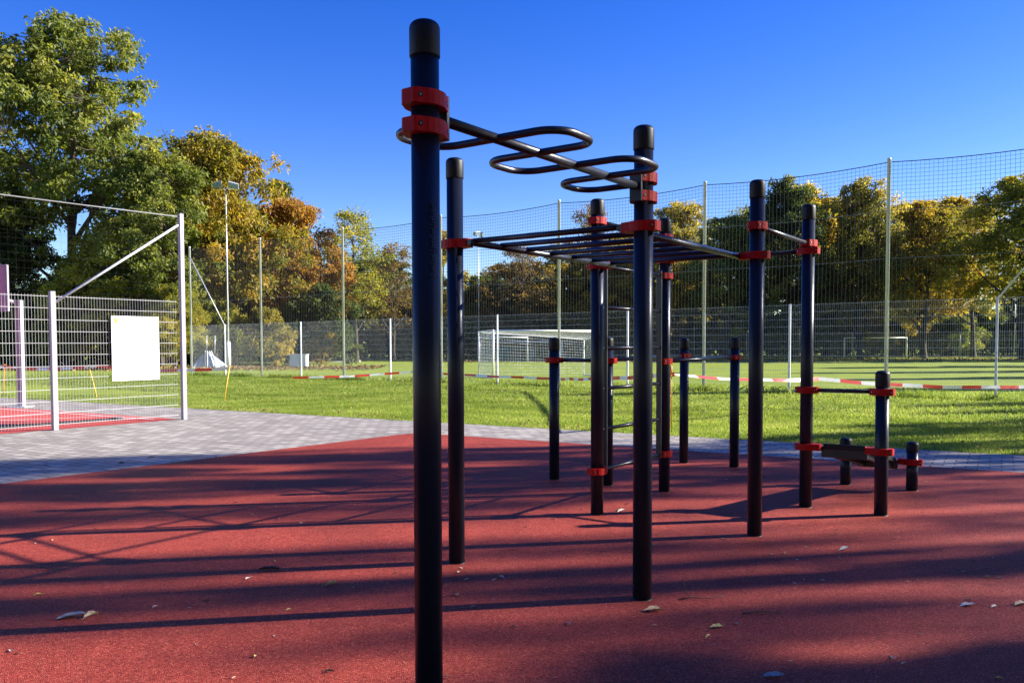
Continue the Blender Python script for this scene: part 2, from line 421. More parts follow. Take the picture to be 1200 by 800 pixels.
for s in range(0, NP-1, 2):
    b = MB(); a, c = ft(s) - fl, ft(s+2) - fl; ln = (c-a).length; nv = int(ln/.105)
    rs = random.Random(s)
    def netz(f, g):   # height fraction g of the net, f along
        lo = zl(s)*(1-f) + zl(s+2)*f - .1; hi = zt(s)*(1-f) + zt(s+2)*f - .06 - .10*4*f*(1-f)
        return lo + (hi-lo)*g
    ph = rs.random()*6
    def npnt(f, g): return a.lerp(c, f) + fn*(.05 + .05*math.sin(ph + 5*f + 3*g)*math.sin(math.pi*g)) + Vector((0,0,netz(f, g)))
    for j in range(nv+1):
        f = j/nv; b.tube([npnt(f, g/3) for g in range(4)], .0042, 3, False, False)
    for j in range(37):
        g = j/36; b.tube([npnt(f/6, g) for f in range(7)], .0042, 3, False, False)
    b.build('ball_net', M_NET, bf)
    b = MB(); b.tube([npnt(f/8, 1) for f in range(9)], .012, 5, False); b.build('top_rope', M_NET, bf)
    b = MB()
    for g in (.33, .665): b.tube([npnt(f/6, g) for f in range(7)], .0045, 4, False)
    b.build('support_cable', M_GALVD, bf)
def brace(i0, i1):
    b = MB(); b.tube([ft(i0)-fl + Vector((0,0,zt(i0)*.93)), ft(i1)-fl + Vector((0,0,zl(i1)-.02))], .024, 8); b.build('brace', M_GALV, bf)
brace(0, 1); brace(14, 13)

# far fence beyond the pitch
ff = thing('field_fence', 'far grey mesh fence with thin tall posts in front of the dark hedge', 'fence', (8, 84, 0))
for i in range(15):
    x = i*5.2; b = MB(); h = 6.9 if i % 2 == 0 else 2.6
    b.tube([(x, -.06*x, 0), (x, -.06*x, h)], .05, 8); b.build('post', M_GALVD, ff)
for i in range(14):
    b = MB(); x = i*5.2
    for j in range(40):
        q = x + 5.2*(j+.5)/40; b.wire((q, -.06*q, .05), (q, -.06*q, 2.5), .006)
    for j in range(9): b.wire((x, -.06*x, .1+j*.3), (x+5.2, -.06*(x+5.2), .1+j*.3), .009)
    b.build('mesh_panel', M_GALVD, ff)

# ------------------------------------------------------------------ court fence on the left
CP = Vector((-6.36, 15.963, 0)); CU = Vector((.587, .8095, 0)).normalized(); CNr = Vector((-CU.y, CU.x, 0))
cf = thing('court_fence', 'light grey double wire fence of the ball court with diagonal brace', 'fence', CP)
def C(t, z=0, n=0): return CU*(-t) + CNr*n + Vector((0,0,z))
for t, h in ((0, 3.96), (2.42, 2.36), (4.94, 2.36), (7.46, 3.96)):
    b = MB(); b.obox(C(t, h/2), CU*.042, CNr*.042, (0,0,h/2)); o = b.build('post', M_LILAC, cf, bevel=.006)
    b = MB(); b.obox(C(t, h+.004), CU*.043, CNr*.043, (0,0,.006)); b.build('post_cap', M_CAP, o)
for t0, t1 in ((.14, 2.36), (2.50, 4.88), (5.0, 7.4)):
    b = MB(); n = int((t1-t0)/.05)
    for j in range(n+1):
        t = t0 + (t1-t0)*j/n; b.wire(C(t, .06), C(t, 2.30), .0027)
    for j in range(12):
        zz = .10 + j*.1975
        for e in (-.008, .008): b.wire(C(t0-.02, zz, e), C(t1+.02, zz, e), .0046)
    b.build('mesh_panel', M_WIREC, cf)
b = MB(); b.tube([C(.05, 3.74), C(2.36, 2.18)], .023, 10); b.build('brace', M_GALV, cf)
b = MB(); b.tube([C(.04, 3.90), C(1.9, 3.88), C(3.7, 3.87), C(5.6, 3.88), C(7.42, 3.90)], .011, 6); b.build('top_cable', simple('dull steel cable', (.17,.17,.18), .6), cf)
b = MB()
for j in range(62):
    t = .1 + j*.12; b.wire(C(t, 2.3, -.03), C(t, 3.87, -.03), .0008)
for j in range(13): b.wire(C(.06, 2.36+j*.12, -.03), C(7.4, 2.36+j*.12, -.03), .0008)
b.build('ball_net', M_NET, cf)

# notice board wired to the court fence
sg = thing('notice_sign', 'white notice board with small orange crest fixed to the court fence', 'sign', CP + C(.98, .80, -.05))
def S(x, z, n=0): return -CU*x*-1 + CNr*n + Vector((0,0,z))
b = MB(); b.obox(S(0, .585), CU*.455, CNr*.006, (0,0,.585)); b.build('board', M_WHITE, sg, bevel=.004)
M_CREST = simple('crest orange', (.70,.30,.03), .5); M_INK = simple('faded ink', (.12,.13,.16), .6)
b = MB(); cx, cz = -.37, 1.08
shield = [(-.035,.05),(.035,.05),(.035,-.005),(.02,-.035),(0,-.05),(-.02,-.035),(-.035,-.005)]
pts = [S(cx+x, cz+z_, -.0085) for x, z_ in shield]; b.add(pts, [tuple(range(7))]); b.build('crest', M_CREST, sg)
b = MB(); rr = random.Random(5)
for (x, zc) in ((-.30,.36),(-.16,.35),(-.31,.17),(-.18,.19),(.03,.19),(.08,.17),(.16,.20),(.26,.52),(-.35,.05),(.33,.83)):
    for j in range(4):
        w = .010 + rr.random()*.02; xx = x + j*.03 - .045; z2 = zc + rr.uniform(-.012,.012)
        b.obox(S(xx, z2, -.008), CU*w*.5, CNr*.0012, (0,0,.004))
b.build('faded_print', M_INK, sg)

# basketball hoop stand
hp = thing('basketball_stand', 'lilac basketball post and backboard inside the fenced red court', 'basketball hoop', (-11.5, 19.3, 0))
b = MB(); b.obox((0,0,1.25), (.07,.0,0), (0,.07,0), (0,0,1.25)); b.build('post', M_LILAC, hp, bevel=.008)
b = MB(); b.obox((0,0,.012), (.2,0,0), (0,.2,0), (0,0,.012)); b.build('base_plate', M_GALV, hp, bevel=.004)
b = MB(); b.tube([(0,0,2.42), (-.25,-.12,2.5), (-.62,-.25,2.75)], .045, 10); b.build('arm', M_LILAC, hp)
b = MB(); b.obox((-.90,-.32,2.76), (.80,.05,0), (-.0012,.019,0), (0,0,.5)); o = b.build('backboard', simple('mauve backboard', (.42,.26,.38), .45, 0, .08), hp, bevel=.004)
b = MB()
for s_ in (-1, 1):
    b.obox((-.90+s_*.80,-.32+s_*.05,2.76), (.028,0,0), (0,.034,0), (0,0,.53)); b.obox((-.90,-.32,2.76+s_*.515), (.80,.05,0), (0,.030,0), (0,0,.022))
b.build('frame', M_LILAC, o)
b = MB(); ring = [(-1.02+.225*math.cos(a*math.pi/10), -.62+.225*math.sin(a*math.pi/10), 2.45) for a in range(20)]
b.tube(ring, .012, 6, closed=True); b.build('hoop', M_RED, hp)

# ------------------------------------------------------------------ things on the grass
M_TAPE = NM('barrier tape'); p = M_TAPE.n('ShaderNodeAttribute', attribute_name='tint')
M_TAPE.set(col=M_TAPE.ramp(p.outputs['Fac'], [(0, (.80,.80,.78)), (.5, (.72,.05,.03))], 'CONSTANT'), rough=.4); M_TAPE = M_TAPE.m
M_STAKE = simple('orange stake', (.75,.20,.03), .5); M_STAKEY = simple('yellow stake', (.75,.42,.04), .5); M_STAKER = simple('red stake', (.62,.05,.03), .5)
def tape(label, pts, seed, twist=0):
    rs = random.Random(seed); v = []; f = []; tint = []; pts = [Vector(q) for q in pts]
    acc = 0; cells = []
    for i in range(len(pts)-1):
        a, c = pts[i], pts[i+1]; n = max(2, int((c-a).length/.24)); 
        for j in range(n):
            cells.append((a.lerp(c, j/n), i + j/n))
    cells.append((pts[-1], len(pts)-1))
    for j, (q, s_) in enumerate(cells):
        tw = .18*math.sin(j*.45 + seed) + (1.3*max(0, 1-j/twist) if twist else 0); d = (cells[min(j+1, len(cells)-1)][0] - cells[max(j-1,0)][0]); n = Vector((-d.y, d.x, 0)).normalized()
        dz = -.02*math.sin(j*.8+seed)
        up = Vector((0,0,math.cos(tw))) + n*math.sin(tw)
        for sgn in (-1, 1):
            v.append(tuple(q + up*(.0375*sgn) + Vector((0,0,dz*.3)) + n*.0006))
    for j in range(len(cells)-1):
        f.append((2*j, 2*j+1, 2*j+3, 2*j+2)); tint.append(float((j//2) % 2))
    me = bpy.data.meshes.new('barrier_tape'); me.from_pydata(v, [], f)
    at = me.attributes.new('tint', 'FLOAT', 'FACE'); at.data.foreach_set('value', tint); me.materials.append(M_TAPE)
    o = bpy.data.objects.new('barrier_tape', me); COL.objects.link(o)
    so = o.modifiers.new('thickness', 'SOLIDIFY'); so.thickness = .001
    return tag(o, label, 'tape', 'red and white barrier tape round the new lawn')
def sag(a, c, s_, n=8):
    a, c = Vector(a), Vector(c); return [a.lerp(c, i/n) - Vector((0,0,s_*4*(i/n)*(1-i/n))) for i in range(n+1)]
tape('red and white tape strung from the red stake towards the tarpaulin heap', sag((-3.56,29.9,.46), (-7.6,28.6,.30), .05) , 1)
tape('red and white tape running past the white goal to the orange hooked stake', sag((-3.56,29.9,.46), (1.15,25.0,.40), .03) + sag((1.15,25,.40), (2.70,13.70,.94), .05)[1:], 2)
tape('broad red and white tape crossing the lawn from the hooked stake to the right', sag((2.70,13.62,.93), (6.4,17.2,.70), .05) + sag((6.4,17.2,.70), (14.5,19.5,.55), .17)[1:], 4, 22)
tape('red and white tape between the stakes behind the ball court fence', sag((-7.17,20.95,.86), (-11.3,22.45,.88), .10) + sag((-11.3,22.45,.88), (-14.28,23.12,.86), .08)[1:] + sag((-14.28,23.12,.86), (-20,25.2,.86), .1)[1:], 7)
def stake(label, base, top, mat, r=.010, hook=False, group=None):
    b = MB(); a, c = Vector((0,0,-.05)), Vector(top) - Vector(base)
    b.tube([a, c*.5, c], r, 7)
    if hook:
        b.tube([c - Vector((0,0,.12)), c + Vector((.03,-.03,-.10)), c + Vector((.16,-.08,-.105)), c + Vector((.17,-.08,-.09))], r*1.2, 7)
        b.tube([c - Vector((0,0,.12)), c + Vector((0,0,.02))], r*1.8, 7)
    o = b.build('stake', mat); o.location = base; return tag(o, label, 'stake', group)
stake('thin orange stake with a hooked top standing at the lawn edge', (2.64,13.62,0), (2.63,13.62,1.06), M_STAKE, .0085, True)
stake('leaning yellow stake with a red tip on the lawn by the court corner', (-7.29,20.82,0), (-7.17,20.95,.90), M_STAKEY, .014)
stake('short red stake on the lawn before the mesh fence', (-3.56,29.9,0), (-3.56,29.9,.60), M_STAKER, .02)
stake('yellow stake behind the middle of the ball court fence', (-11.3,22.45,0), (-11.55,22.5,.90), M_STAKEY, .014)
stake('orange stake left of the basketball post behind the court', (-14.28,23.12,0), (-14.2,23.1,.92), M_STAKE, .014)

def goal(label, c0, c1, depth, h, rp, mat, net=True, low=None):
    c0, c1 = Vector(c0), Vector(c1); d = (c1-c0).normalized(); n = Vector((-d.y, d.x, 0))
    g = thing('football_goal', label, 'goal', c0); w = (c1-c0).length
    b = MB(); b.tube([(0,0,0), (0,0,h)], rp, 12); b.build('goal_post', mat, g)
    b = MB(); b.tube([d*w, d*w + Vector((0,0,h))], rp, 12); b.build('goal_post', mat, g)
    b = MB(); b.tube([Vector((0,0,h-rp)), d*w + Vector((0,0,h-rp))], rp, 12); b.build('crossbar', mat, g)
    if net:
        lo = low or h*.80
        for e, t in ((0, 0), (1, w)):
            b = MB(); q = d*t
            b.tube([q + Vector((0,0,h-.03)), q + n*depth + Vector((0,0,lo if e else h-.05))], rp*.5, 8)
            b.tube([q + n*depth + Vector((0,0,lo if e else h-.05)), q + n*depth], rp*.55, 8)
            b.tube([q + Vector((0,0,.03)), q + n*depth + Vector((0,0,.03))], rp*.5, 8); b.build('side_frame', mat, g)
        b = MB(); s_ = .12
        def bk(t, z): return d*t + n*depth + Vector((0,0,z))
        nx = int(w/s_)
        def lowz(t): return (h-.05)*(1-t/w) + lo*(t/w)
        for j in range(nx+1):
            t = w*j/nx; sw = .04*math.sin(j*.9)
            b.tube([d*t + Vector((0,0,h-.04)), d*t + n*depth*.5 + Vector((0,0,(h+lowz(t))/2-.12)), bk(t, lowz(t))], .0065, 3, False, False)
            b.tube([bk(t, lowz(t)), d*(t) + n*(depth-.10+sw) + Vector((0,0,h*.4)), bk(t, 0)], .0065, 3, False, False)
        for j in range(15):
            zz = lo*j/14; b.tube([d*t2 + n*(depth-.05+.04*math.sin(t2*3)) + Vector((0,0,zz*lowz(t2)/lo)) for t2 in np.linspace(0, w, 9)], .0065, 3, False, False)
        for j in range(1, 12):
            f = j/12; b.tube([d*t2 + n*depth*f + Vector((0,0,(h-.04)*(1-f) + lowz(t2)*f - .10*math.sin(math.pi*f))) for t2 in np.linspace(0, w, 9)], .0065, 3, False, False)
        for t in (0, w):
            for j in range(15): b.tube([d*t + Vector((0,0,h*j/15)), d*t + n*depth*.5 + Vector((0,0,h*j/15*.97-.03)), d*t + n*depth + Vector((0,0,lowz(t)*j/15))], .0065, 3, False, False)
            for j in range(1, int(depth/s_)):
                f = j*s_/depth; b.wire(d*t + n*depth*f, d*t + n*depth*f + Vector((0,0,h*(1-f) + lowz(t)*f - .03)), .0065)
        b.build('goal_net', M_NETW, g)
    return g
goal('large white football goal with a white net behind the mesh fence', (-.78,34.08,0), (3.95,35.85,0), 1.9, 2.04, .05, M_WHITE, True, 1.62)
goal('low white goal frame seen through the near goal net, far out on the pitch', (-1.55,70,0), (4.25,70.3,0), 1.2, 1.68, .05, M_WHITE, False)
goal('taller white goal frame standing far off at the pitch edge left of the low one', (-2.6,66,0), (1.25,66.2,0), 1.5, 2.02, .055, M_WHITE, False)
goal('small empty white goal across the field under the right hand trees', (32.6,81.0,0), (38.4,80.3,0), 1.4, 2.0, .06, M_WHITE, False)
b = MB(); b.obox((0,0,.62), (1.6,.1,0), (-.01,.04,0), (0,0,.62)); o = b.build('green_screen', simple('green tarpaulin', (.03,.13,.10), .6, 0, .2, 1), bevel=.01); o.location = (.5,72.5,0)
tag(o, 'green screen panel standing behind the far goal frames', 'screen')
# tipped frame, box, tarpaulin heap
tg = thing('tipped_goal', 'white bent goal frame lying tipped over in the field', 'goal', (-14.6, 66, 0))
b = MB(); b.tube(fillet([(-1.55,0,.05), (.1,1.0,.62), (2.35,.6,.06)], .25), .05, 8); b.build('goal_bar', M_WHITE, tg)
b = MB(); b.tube([(-1.55,0,.05), (2.35,.6,.06)], .04, 8); b.build('ground_bar', M_WHITE, tg)
sb = thing('storage_box', 'pale grey metal storage box on the grass behind the mesh fence', 'box', (-13.2, 51.2, 0))
b = MB(); b.obox((0,0,.44), (.50,.0,0), (0,.35,0), (0,0,.36)); b.build('body', M_GALV, sb, bevel=.02)
b = MB(); b.obox((0,0,.82), (.53,.0,0), (0,.38,0), (0,0,.03)); b.build('lid', M_GALV, sb, bevel=.01)
b = MB(); b.obox((-.505,0,.44), (.004,0,0), (0,.33,0), (0,0,.33)); b.build('side_panel', M_CAP, sb)
b = MB()
for x in (-.4,.4):
    for y in (-.25,.25): b.obox((x,y,.05), (.04,0,0), (0,.04,0), (0,0,.05))
b.build('feet', M_GALVD, sb)
th = thing('tarpaulin_heap', 'heap under a grey blue tarpaulin with white poles by the fence corner', 'heap', (-18.6, 50.5, 0))
bm = MB(); rs = random.Random(11); n1, n2 = 26, 12; vs = []
for i in range(n2+1):
    f = i/n2
    for j in range(n1):
        a = 2*math.pi*j/n1; rad = (1-f)**.85 * (1 + .14*math.sin(5*a+f*3) + .08*math.sin(11*a))
        vs.append((1.05*rad*math.cos(a), .75*rad*math.sin(a), 1.02*f**.9 + .03*rs.random()))
fs = [(i*n1+j, i*n1+(j+1)%n1, (i+1)*n1+(j+1)%n1, (i+1)*n1+j) for i in range(n2) for j in range(n1)]
bm.add(vs, fs, False); bm.build('tarpaulin', simple('grey blue tarpaulin', (.30,.36,.44), .5, 0, .3, 3), th)
for (x, y, lx) in ((-.3,-.4,.1),(.05,-.5,.25),(.35,-.45,.7),(.6,-.3,.95)):
    b = MB(); b.tube([(x*.4, y*.3, 1.06), (lx*.9, -.72, .05)], .032, 6); b.build('pole', M_WHITE, th)
for (x, h_) in ((-.15,2.0),(.35,2.0)):
    b = MB(); b.tube([(x,.2,.9), (x+.03,.2,h_)], .02, 6); b.build('upright_rod', M_GALV, th)
# floodlight masts
M_GLASS = simple('lamp glass', (.22,.32,.36), .15, .1)
def mast(label, loc, h, rz):
    m = thing('floodlight_mast', label, 'floodlight', loc, rz, 'floodlight masts at the field')
    b = MB(); b.tube([(0,0,0), (0,0,h*.5), (0,0,h)], [.07,.05,.035], 10); b.build('mast', M_GALV, m)
    b = MB(); b.tube([(0,0,0), (0,0,1.6)], .15, 10); b.build('mast_base', M_WHITE, m)
    b = MB(); b.tube([(-.7,0,h-.05), (.7,0,h-.05)], .03, 8); b.build('crossarm', M_GALVD, m)
    for s_ in (-1, 1):
        b = MB(); b.obox((s_*.50,-.10,h+.16), (.30,s_*.09,-.06*s_), (-.02,.09,.04), (0,-.06,.16)); o = b.build('lamp_head', M_GALVD, m, bevel=.02)
        b = MB(); b.obox((s_*.50,-.205,h+.115), (.27,s_*.08,-.05*s_), (-.001,.006,.002), (0,-.06,.135)); b.build('lamp_glass', M_GLASS, o)
mast('tall floodlight mast with two lamp heads against the olive gold tree', (-18.0, 52.4, 0), 11.3, .15)
mast('distant floodlight mast rising beyond the goal, seen under the ladder', (-3.0, 75, 0), 11.2, 1.1)

# ------------------------------------------------------------------ trees
def tubes_np(segs, n):
    """segs: list of (pts Nx3, radii) -> verts, quads"""
    V_, F_ = [], []; o = 0
    for pts, rad in segs:
        pts = np.asarray(pts, float); m = len(pts)
        t = np.gradient(pts, axis=0); t /= np.linalg.norm(t, axis=1)[:,None] + 1e-9
        ref = np.array([1,0,0.]) if abs(t[0,0]) < .8 else np.array([0,1.,0])
        a = np.cross(t, ref); a /= np.linalg.norm(a, axis=1)[:,None] + 1e-9; bb = np.cross(t, a)
        an = 2*np.pi*np.arange(n)/n
        ring = a[:,None,:]*np.cos(an)[None,:,None] + bb[:,None,:]*np.sin(an)[None,:,None]
        V_.append((pts[:,None,:] + ring*np.asarray(rad)[:,None,None]).reshape(-1,3))
        i = np.arange(m-1)[:,None]*n; k_ = np.arange(n)[None,:]; k2 = (k_+1) % n
        F_.append(np.stack([i+k_, i+k2, i+n+k2, i+n+k_], -1).reshape(-1,4) + o); o += m*n
    return np.concatenate(V_), np.concatenate(F_)
def npmesh(name, v, f, mat, tint=None, smooth=False):
    me = bpy.data.meshes.new(name); nv, nf, kk = len(v), len(f), f.shape[1]
    me.vertices.add(nv); me.vertices.foreach_set('co', v.astype(np.float32).ravel())
    me.loops.add(nf*kk); me.loops.foreach_set('vertex_index', f.astype(np.int32).ravel())
    me.polygons.add(nf); me.polygons.foreach_set('loop_start', (np.arange(nf)*kk).astype(np.int32))
    me.polygons.foreach_set('use_smooth', np.full(nf, smooth))
    me.update(calc_edges=True)
    if tint is not None:
        at = me.attributes.new('tint', 'FLOAT', 'FACE'); at.data.foreach_set('value', tint.astype(np.float32))
    me.materials.append(mat); return me
def make_tree(seed, h, rad, zb, ncl, nleaf, rcl, leaf, trunk_r, lobes=9, shell=.55, topbias=.3, yellowside=0.0, bare=0.0):
    """skeleton of trunk, limbs and twigs, then leaf sprays round every twig end"""
    r = np.random.default_rng(seed); hc = h - zb
    # lobes: overlapping masses that make the outline uneven
    LC = []
    for i in range(lobes):
        f = (i+.5)/lobes; a = i*2.4 + r.uniform(-.5,.5); zz = zb + hc*(.14 + .74*f)
        pr = math.sin(math.pi*min(.97, .18 + .80*f))**.7
        rr_ = rad*.62*pr*r.uniform(.75,1.1)
        LC.append((rr_*math.cos(a), rr_*math.sin(a), zz, rad*r.uniform(.34,.50)*(.75+.35*pr)))
    LC.append((0,0,h-rad*.36,rad*.36)); LC.append((r.uniform(-.1,.1)*rad, 0, zb+hc*.5, rad*.5)); LC = np.array(LC)
    # cluster centres
    li = r.integers(0, len(LC), ncl); d = r.normal(size=(ncl,3)); d /= np.linalg.norm(d, axis=1)[:,None]
    d[:,2] = np.where(r.random(ncl) < topbias, np.abs(d[:,2]), d[:,2])
    rr2 = (shell + (1-shell)*r.random(ncl))**.6*np.where(r.random(ncl) < .12, r.uniform(1,1.28,ncl), 1)
    cl = LC[li,:3] + d*rr2[:,None]*LC[li,3:4]*np.array([1,1,.85])
    cl = cl[(cl[:,2] > zb*.75) & (cl[:,2] < h)]; ncl = len(cl)
    # skeleton
    segs = []; th_ = zb + hc*.72; nt = 9; wob = np.cumsum(r.normal(0, .018*h/nt*3, (nt,2)), axis=0)
    tp = np.column_stack([wob - wob[0], np.linspace(-.1, th_, nt)]); tr_ = trunk_r*np.linspace(1, .28, nt)**1.1; tr_[0] *= 1.35
    segs.append((tp, tr_)); nodes = [tp[i] for i in range(3, nt)]; nrad = [tr_[i] for i in range(3, nt)]
    order = np.argsort(LC[:,2])
    limbs = []
    for j in order:
        c = LC[j,:3]; hz = math.hypot(c[0], c[1]); zs = max(zb*.6, min(c[2]-.7*hz-.2*rad, th_*.96)); f = np.clip((zs+.1)/(th_+.1), 0, 1)*(nt-1)
        i0 = int(min(f, nt-2)); s0 = tp[i0] + (tp[i0+1]-tp[i0])*(f-i0)
        q = np.linspace(0,1,7)[:,None]; mid = (s0+c)/2 + np.array([c[0]-s0[0], c[1]-s0[1], 0])*.14 + r.normal(0,.05*rad,3)
        pts = (1-q)**2*s0 + 2*q*(1-q)*mid + q**2*c; r0 = trunk_r*.46*r.uniform(.7,1.1)
        rd = r0*np.linspace(1,.22,7); segs.append((pts, rd))
        for i in range(2,7): limbs.append((pts[i], rd[i]))
    lp = np.array([x[0] for x in limbs]); lr = np.array([x[1] for x in limbs])
    for c in cl:
        dist = np.linalg.norm(lp - c, axis=1) + np.where(lp[:,2] > c[2]+.1*rad, rad*.4, 0); j = int(np.argmin(dist)); s0 = lp[j]
        q = np.linspace(0,1,4)[:,None]; mid = (s0+c)/2 + r.normal(0,.06*rad,3) - np.array([0,0,.03*rad])
        pts = (1-q)**2*s0 + 2*q*(1-q)*mid + q**2*c; segs.append((pts, min(lr[j]*.55, trunk_r*.12)*np.linspace(1,.25,4)))
    for c in cl[::2]:                       # fine twig ends
        e = r.normal(size=3); e[2] = abs(e[2]); e /= np.linalg.norm(e); pts = np.array([c, c+e*rcl*.7+r.normal(0,.1*rcl,3), c+e*rcl*1.35]); segs.append((pts, trunk_r*np.array([.035,.025,.012])))
    v1, f1 = tubes_np(segs[:1], 10); v2, f2 = tubes_np(segs[1:], 5)
    tm = npmesh('trunk', np.concatenate([v1, v2]), np.concatenate([f1, f2+len(v1)]), M_BARK, None, True)
    # leaves
    cnt = np.maximum(3, (nleaf*r.uniform(.45,1.5,ncl)*(r.random(ncl) > bare))).astype(int)
    own = np.repeat(np.arange(ncl), cnt); N = len(own)
    off = r.normal(size=(N,3)); off /= np.linalg.norm(off, axis=1)[:,None]; off *= (r.random(N)**.45)[:,None]
    sc = rcl*r.uniform(.65,1.35,ncl)
    pos = cl[own] + off*sc[own][:,None]*np.array([1,1,.62])
    nrm = off*.5 + r.normal(size=(N,3))*.7 + np.array([0,0,.6]); nrm /= np.linalg.norm(nrm, axis=1)[:,None]
    t = np.cross(nrm, r.normal(size=(N,3))); t[:,2] -= .35; t /= np.linalg.norm(t, axis=1)[:,None]; bt = np.cross(nrm, t)
    ll = leaf*r.uniform(.6,1.45,N)[:,None]; w = ll*r.uniform(.38,.62,N)[:,None]
    vv = np.stack([pos, pos+t*ll*.5+bt*w*.5+nrm*ll*.10, pos+t*ll, pos+t*ll*.5-bt*w*.5+nrm*ll*.10], 1).reshape(-1,3)
    ff_ = np.arange(N*4).reshape(N,4)
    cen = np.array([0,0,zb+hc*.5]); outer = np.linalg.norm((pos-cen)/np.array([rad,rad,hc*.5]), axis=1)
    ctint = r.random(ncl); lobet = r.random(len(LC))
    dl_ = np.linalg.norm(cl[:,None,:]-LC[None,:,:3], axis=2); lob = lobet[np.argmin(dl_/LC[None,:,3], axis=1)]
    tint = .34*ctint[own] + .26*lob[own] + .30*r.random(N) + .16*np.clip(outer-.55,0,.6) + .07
    if yellowside: tint = tint*.72 + yellowside*np.clip((pos[:,0]/rad*.7 + (pos[:,2]-zb)/hc - .75)*1.6, 0, .55)
    return tm, npmesh('crown', vv, ff_, LM['green'], np.clip(tint,0,1))

T = {}
T['open']  = make_tree(1, 22, 8.0, 5.0,445,77,0.78,0.338, .42, 15, .6, .4, bare=.06)
T['tall']  = make_tree(2, 17, 5.2, 2.0,462,80,0.63,0.282, .30, 12, .5, .3)
T['dome']  = make_tree(3, 12, 5.6, .4,495,86,0.70,0.263, .26, 12, .45, .5)
T['round'] = make_tree(4, 14, 5.0, 2.4,445,69,0.63,0.254, .28, 12, .5, .35)
T['airy']  = make_tree(5, 14, 4.2, 3.0,247,46,0.70,0.226, .20, 10, .5, .3, bare=.25)
T['bare']  = make_tree(6, 12, 4.0, 2.5,280,28,0.67,0.226, .17, 10, .4, .3, bare=.45)
T['slim']  = make_tree(7, 13, 2.6, 1.6,280,93,0.46,0.235, .16, 10, .5, .3)
T['bush']  = make_tree(8, 4.6, 3.0, .15,198,80,0.46,0.216, .07, 8, .4, .5)
T['side']  = make_tree(9, 14.5, 5.6, 2.2,495,73,0.65,0.254, .30, 13, .5, .35, yellowside=1.2)
T['broad'] = make_tree(10, 15, 6.6, 2.0,544,69,0.70,0.263, .32, 14, .5, .4, yellowside=.7)
T['shade'] = make_tree(12, 15, 5.4, 3.0, 230, 105, .62, .22, .26, 18, .35, .35, bare=.28)
BASE = {'open':(22,8.0),'tall':(17,5.2),'dome':(12,5.6),'round':(14,5.0),'airy':(14,4.2),'bare':(12,4.0),'slim':(13,2.6),'bush':(4.6,3.0),'side':(14.5,5.6),'broad':(15,6.6),'shade':(15,5.4)}
protos = {}
def tree(kind, name, label, cat, x, y, h, width, mat, rz, group=None):
    bh, br_ = BASE[kind]
    root = thing(name, label, cat, (x, y, 0), rz, group); s_ = width/2/(br_*1.06); root.scale = (s_, s_, h/bh)
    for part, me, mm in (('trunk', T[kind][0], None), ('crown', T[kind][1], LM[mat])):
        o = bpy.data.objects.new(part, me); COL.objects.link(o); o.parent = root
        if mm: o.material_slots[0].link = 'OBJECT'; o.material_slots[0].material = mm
    return root
def px(x, y, top): return (x-600)/967*y, 1.45 + (402.8-top)/967*y        # picture column and height at a real distance -> metres
TREES = [
 ('open','deciduous_tree','tall open crowned green tree with visible dark limbs behind the ball court',84,56,24,300,'green',.4),
 ('open','deciduous_tree','tall green tree cut by the left picture edge behind the basketball post',-40,58,30,280,'green',2.6),
 ('tall','deciduous_tree','leafy mid green tree drooping between the tall open tree and the olive gold tree',186,52,166,176,'green',1.1),
 ('dome','deciduous_tree','yellow green tree with orange flecks low behind the court notice board',140,54,268,190,'lime',2.2),
 ('round','deciduous_tree','dark green tree standing low at the left picture edge behind the backboard',15,56,240,130,'deep',.8),
 ('dome','deciduous_tree','tall olive gold tree behind the two headed floodlight mast',250,57,156,226,'olive',3.3),
 ('dome','deciduous_tree','rust orange domed tree reaching the ground left of the airy tree',338,63,230,172,'orange',.2),
 ('slim','deciduous_tree','blue green treetop showing above the rust orange domed tree',333,72,212,62,'deep',1.9),
 ('airy','deciduous_tree','airy yellow green tree with thin pale top beside the rust orange one',418,66,242,120,'lime',.9),
 ('bare','deciduous_tree','brown thinning tree just left of the nearest workout post',462,70,284,104,'brown',2.0),
 ('slim','deciduous_tree','slender golden tree showing between the two left workout posts',516,76,268,62,'yellow',.5),
 ('round','deciduous_tree','small dark tree behind the distant floodlight mast',566,80,322,110,'deep',1.4),
 ('bare','deciduous_tree','half bare brownish tree above the white football goal',614,74,284,110,'brown',.3),
 ('round','deciduous_tree','grey olive tree with thinning top right of the half bare brownish tree',666,78,286,120,'olive',2.9),
 ('bare','deciduous_tree','nearly leafless twiggy tree rising behind the ladder rungs',690,86,236,96,'brown',4.0),
 ('round','deciduous_tree','green tree behind the wall bars, darker than the golden one next to it',728,78,284,128,'olive',5.0),
 ('round','deciduous_tree','pale golden round tree just left of the tall net post behind the ladder',796,82,238,122,'yellow',3.7),
 ('round','deciduous_tree','dark green tree left of the highest round tree, behind two workout posts',852,76,254,130,'green',.7),
 ('side','deciduous_tree','high round dark green tree turning yellow on its right shoulder',928,76,206,150,'twoton',0),
 ('broad','deciduous_tree','golden brown tree immediately left of the tallest net post',1008,74,212,134,'yellow',.3),
 ('round','deciduous_tree','golden tree with pale bare tips right of the tallest net post',1082,75,236,136,'olive',1.2),
 ('airy','deciduous_tree','thin dark olive tree in the gap before the last golden tree',1140,82,230,130,'olive',2.2),
 ('round','deciduous_tree','broad golden green tree at the right picture edge behind the net',1200,70,203,190,'lime',5.9),
 ('tall','deciduous_tree','dark green tree filling the gap behind the golden trees at the right',1050,90,240,220,'olive',2.4),
 ('tall','deciduous_tree','shaded green tree behind the pale golden round tree',770,90,285,190,'deep',.9),
 ('tall','deciduous_tree','dark green tree in the background behind the airy yellow green tree',440,84,300,170,'deep',3.9),
]
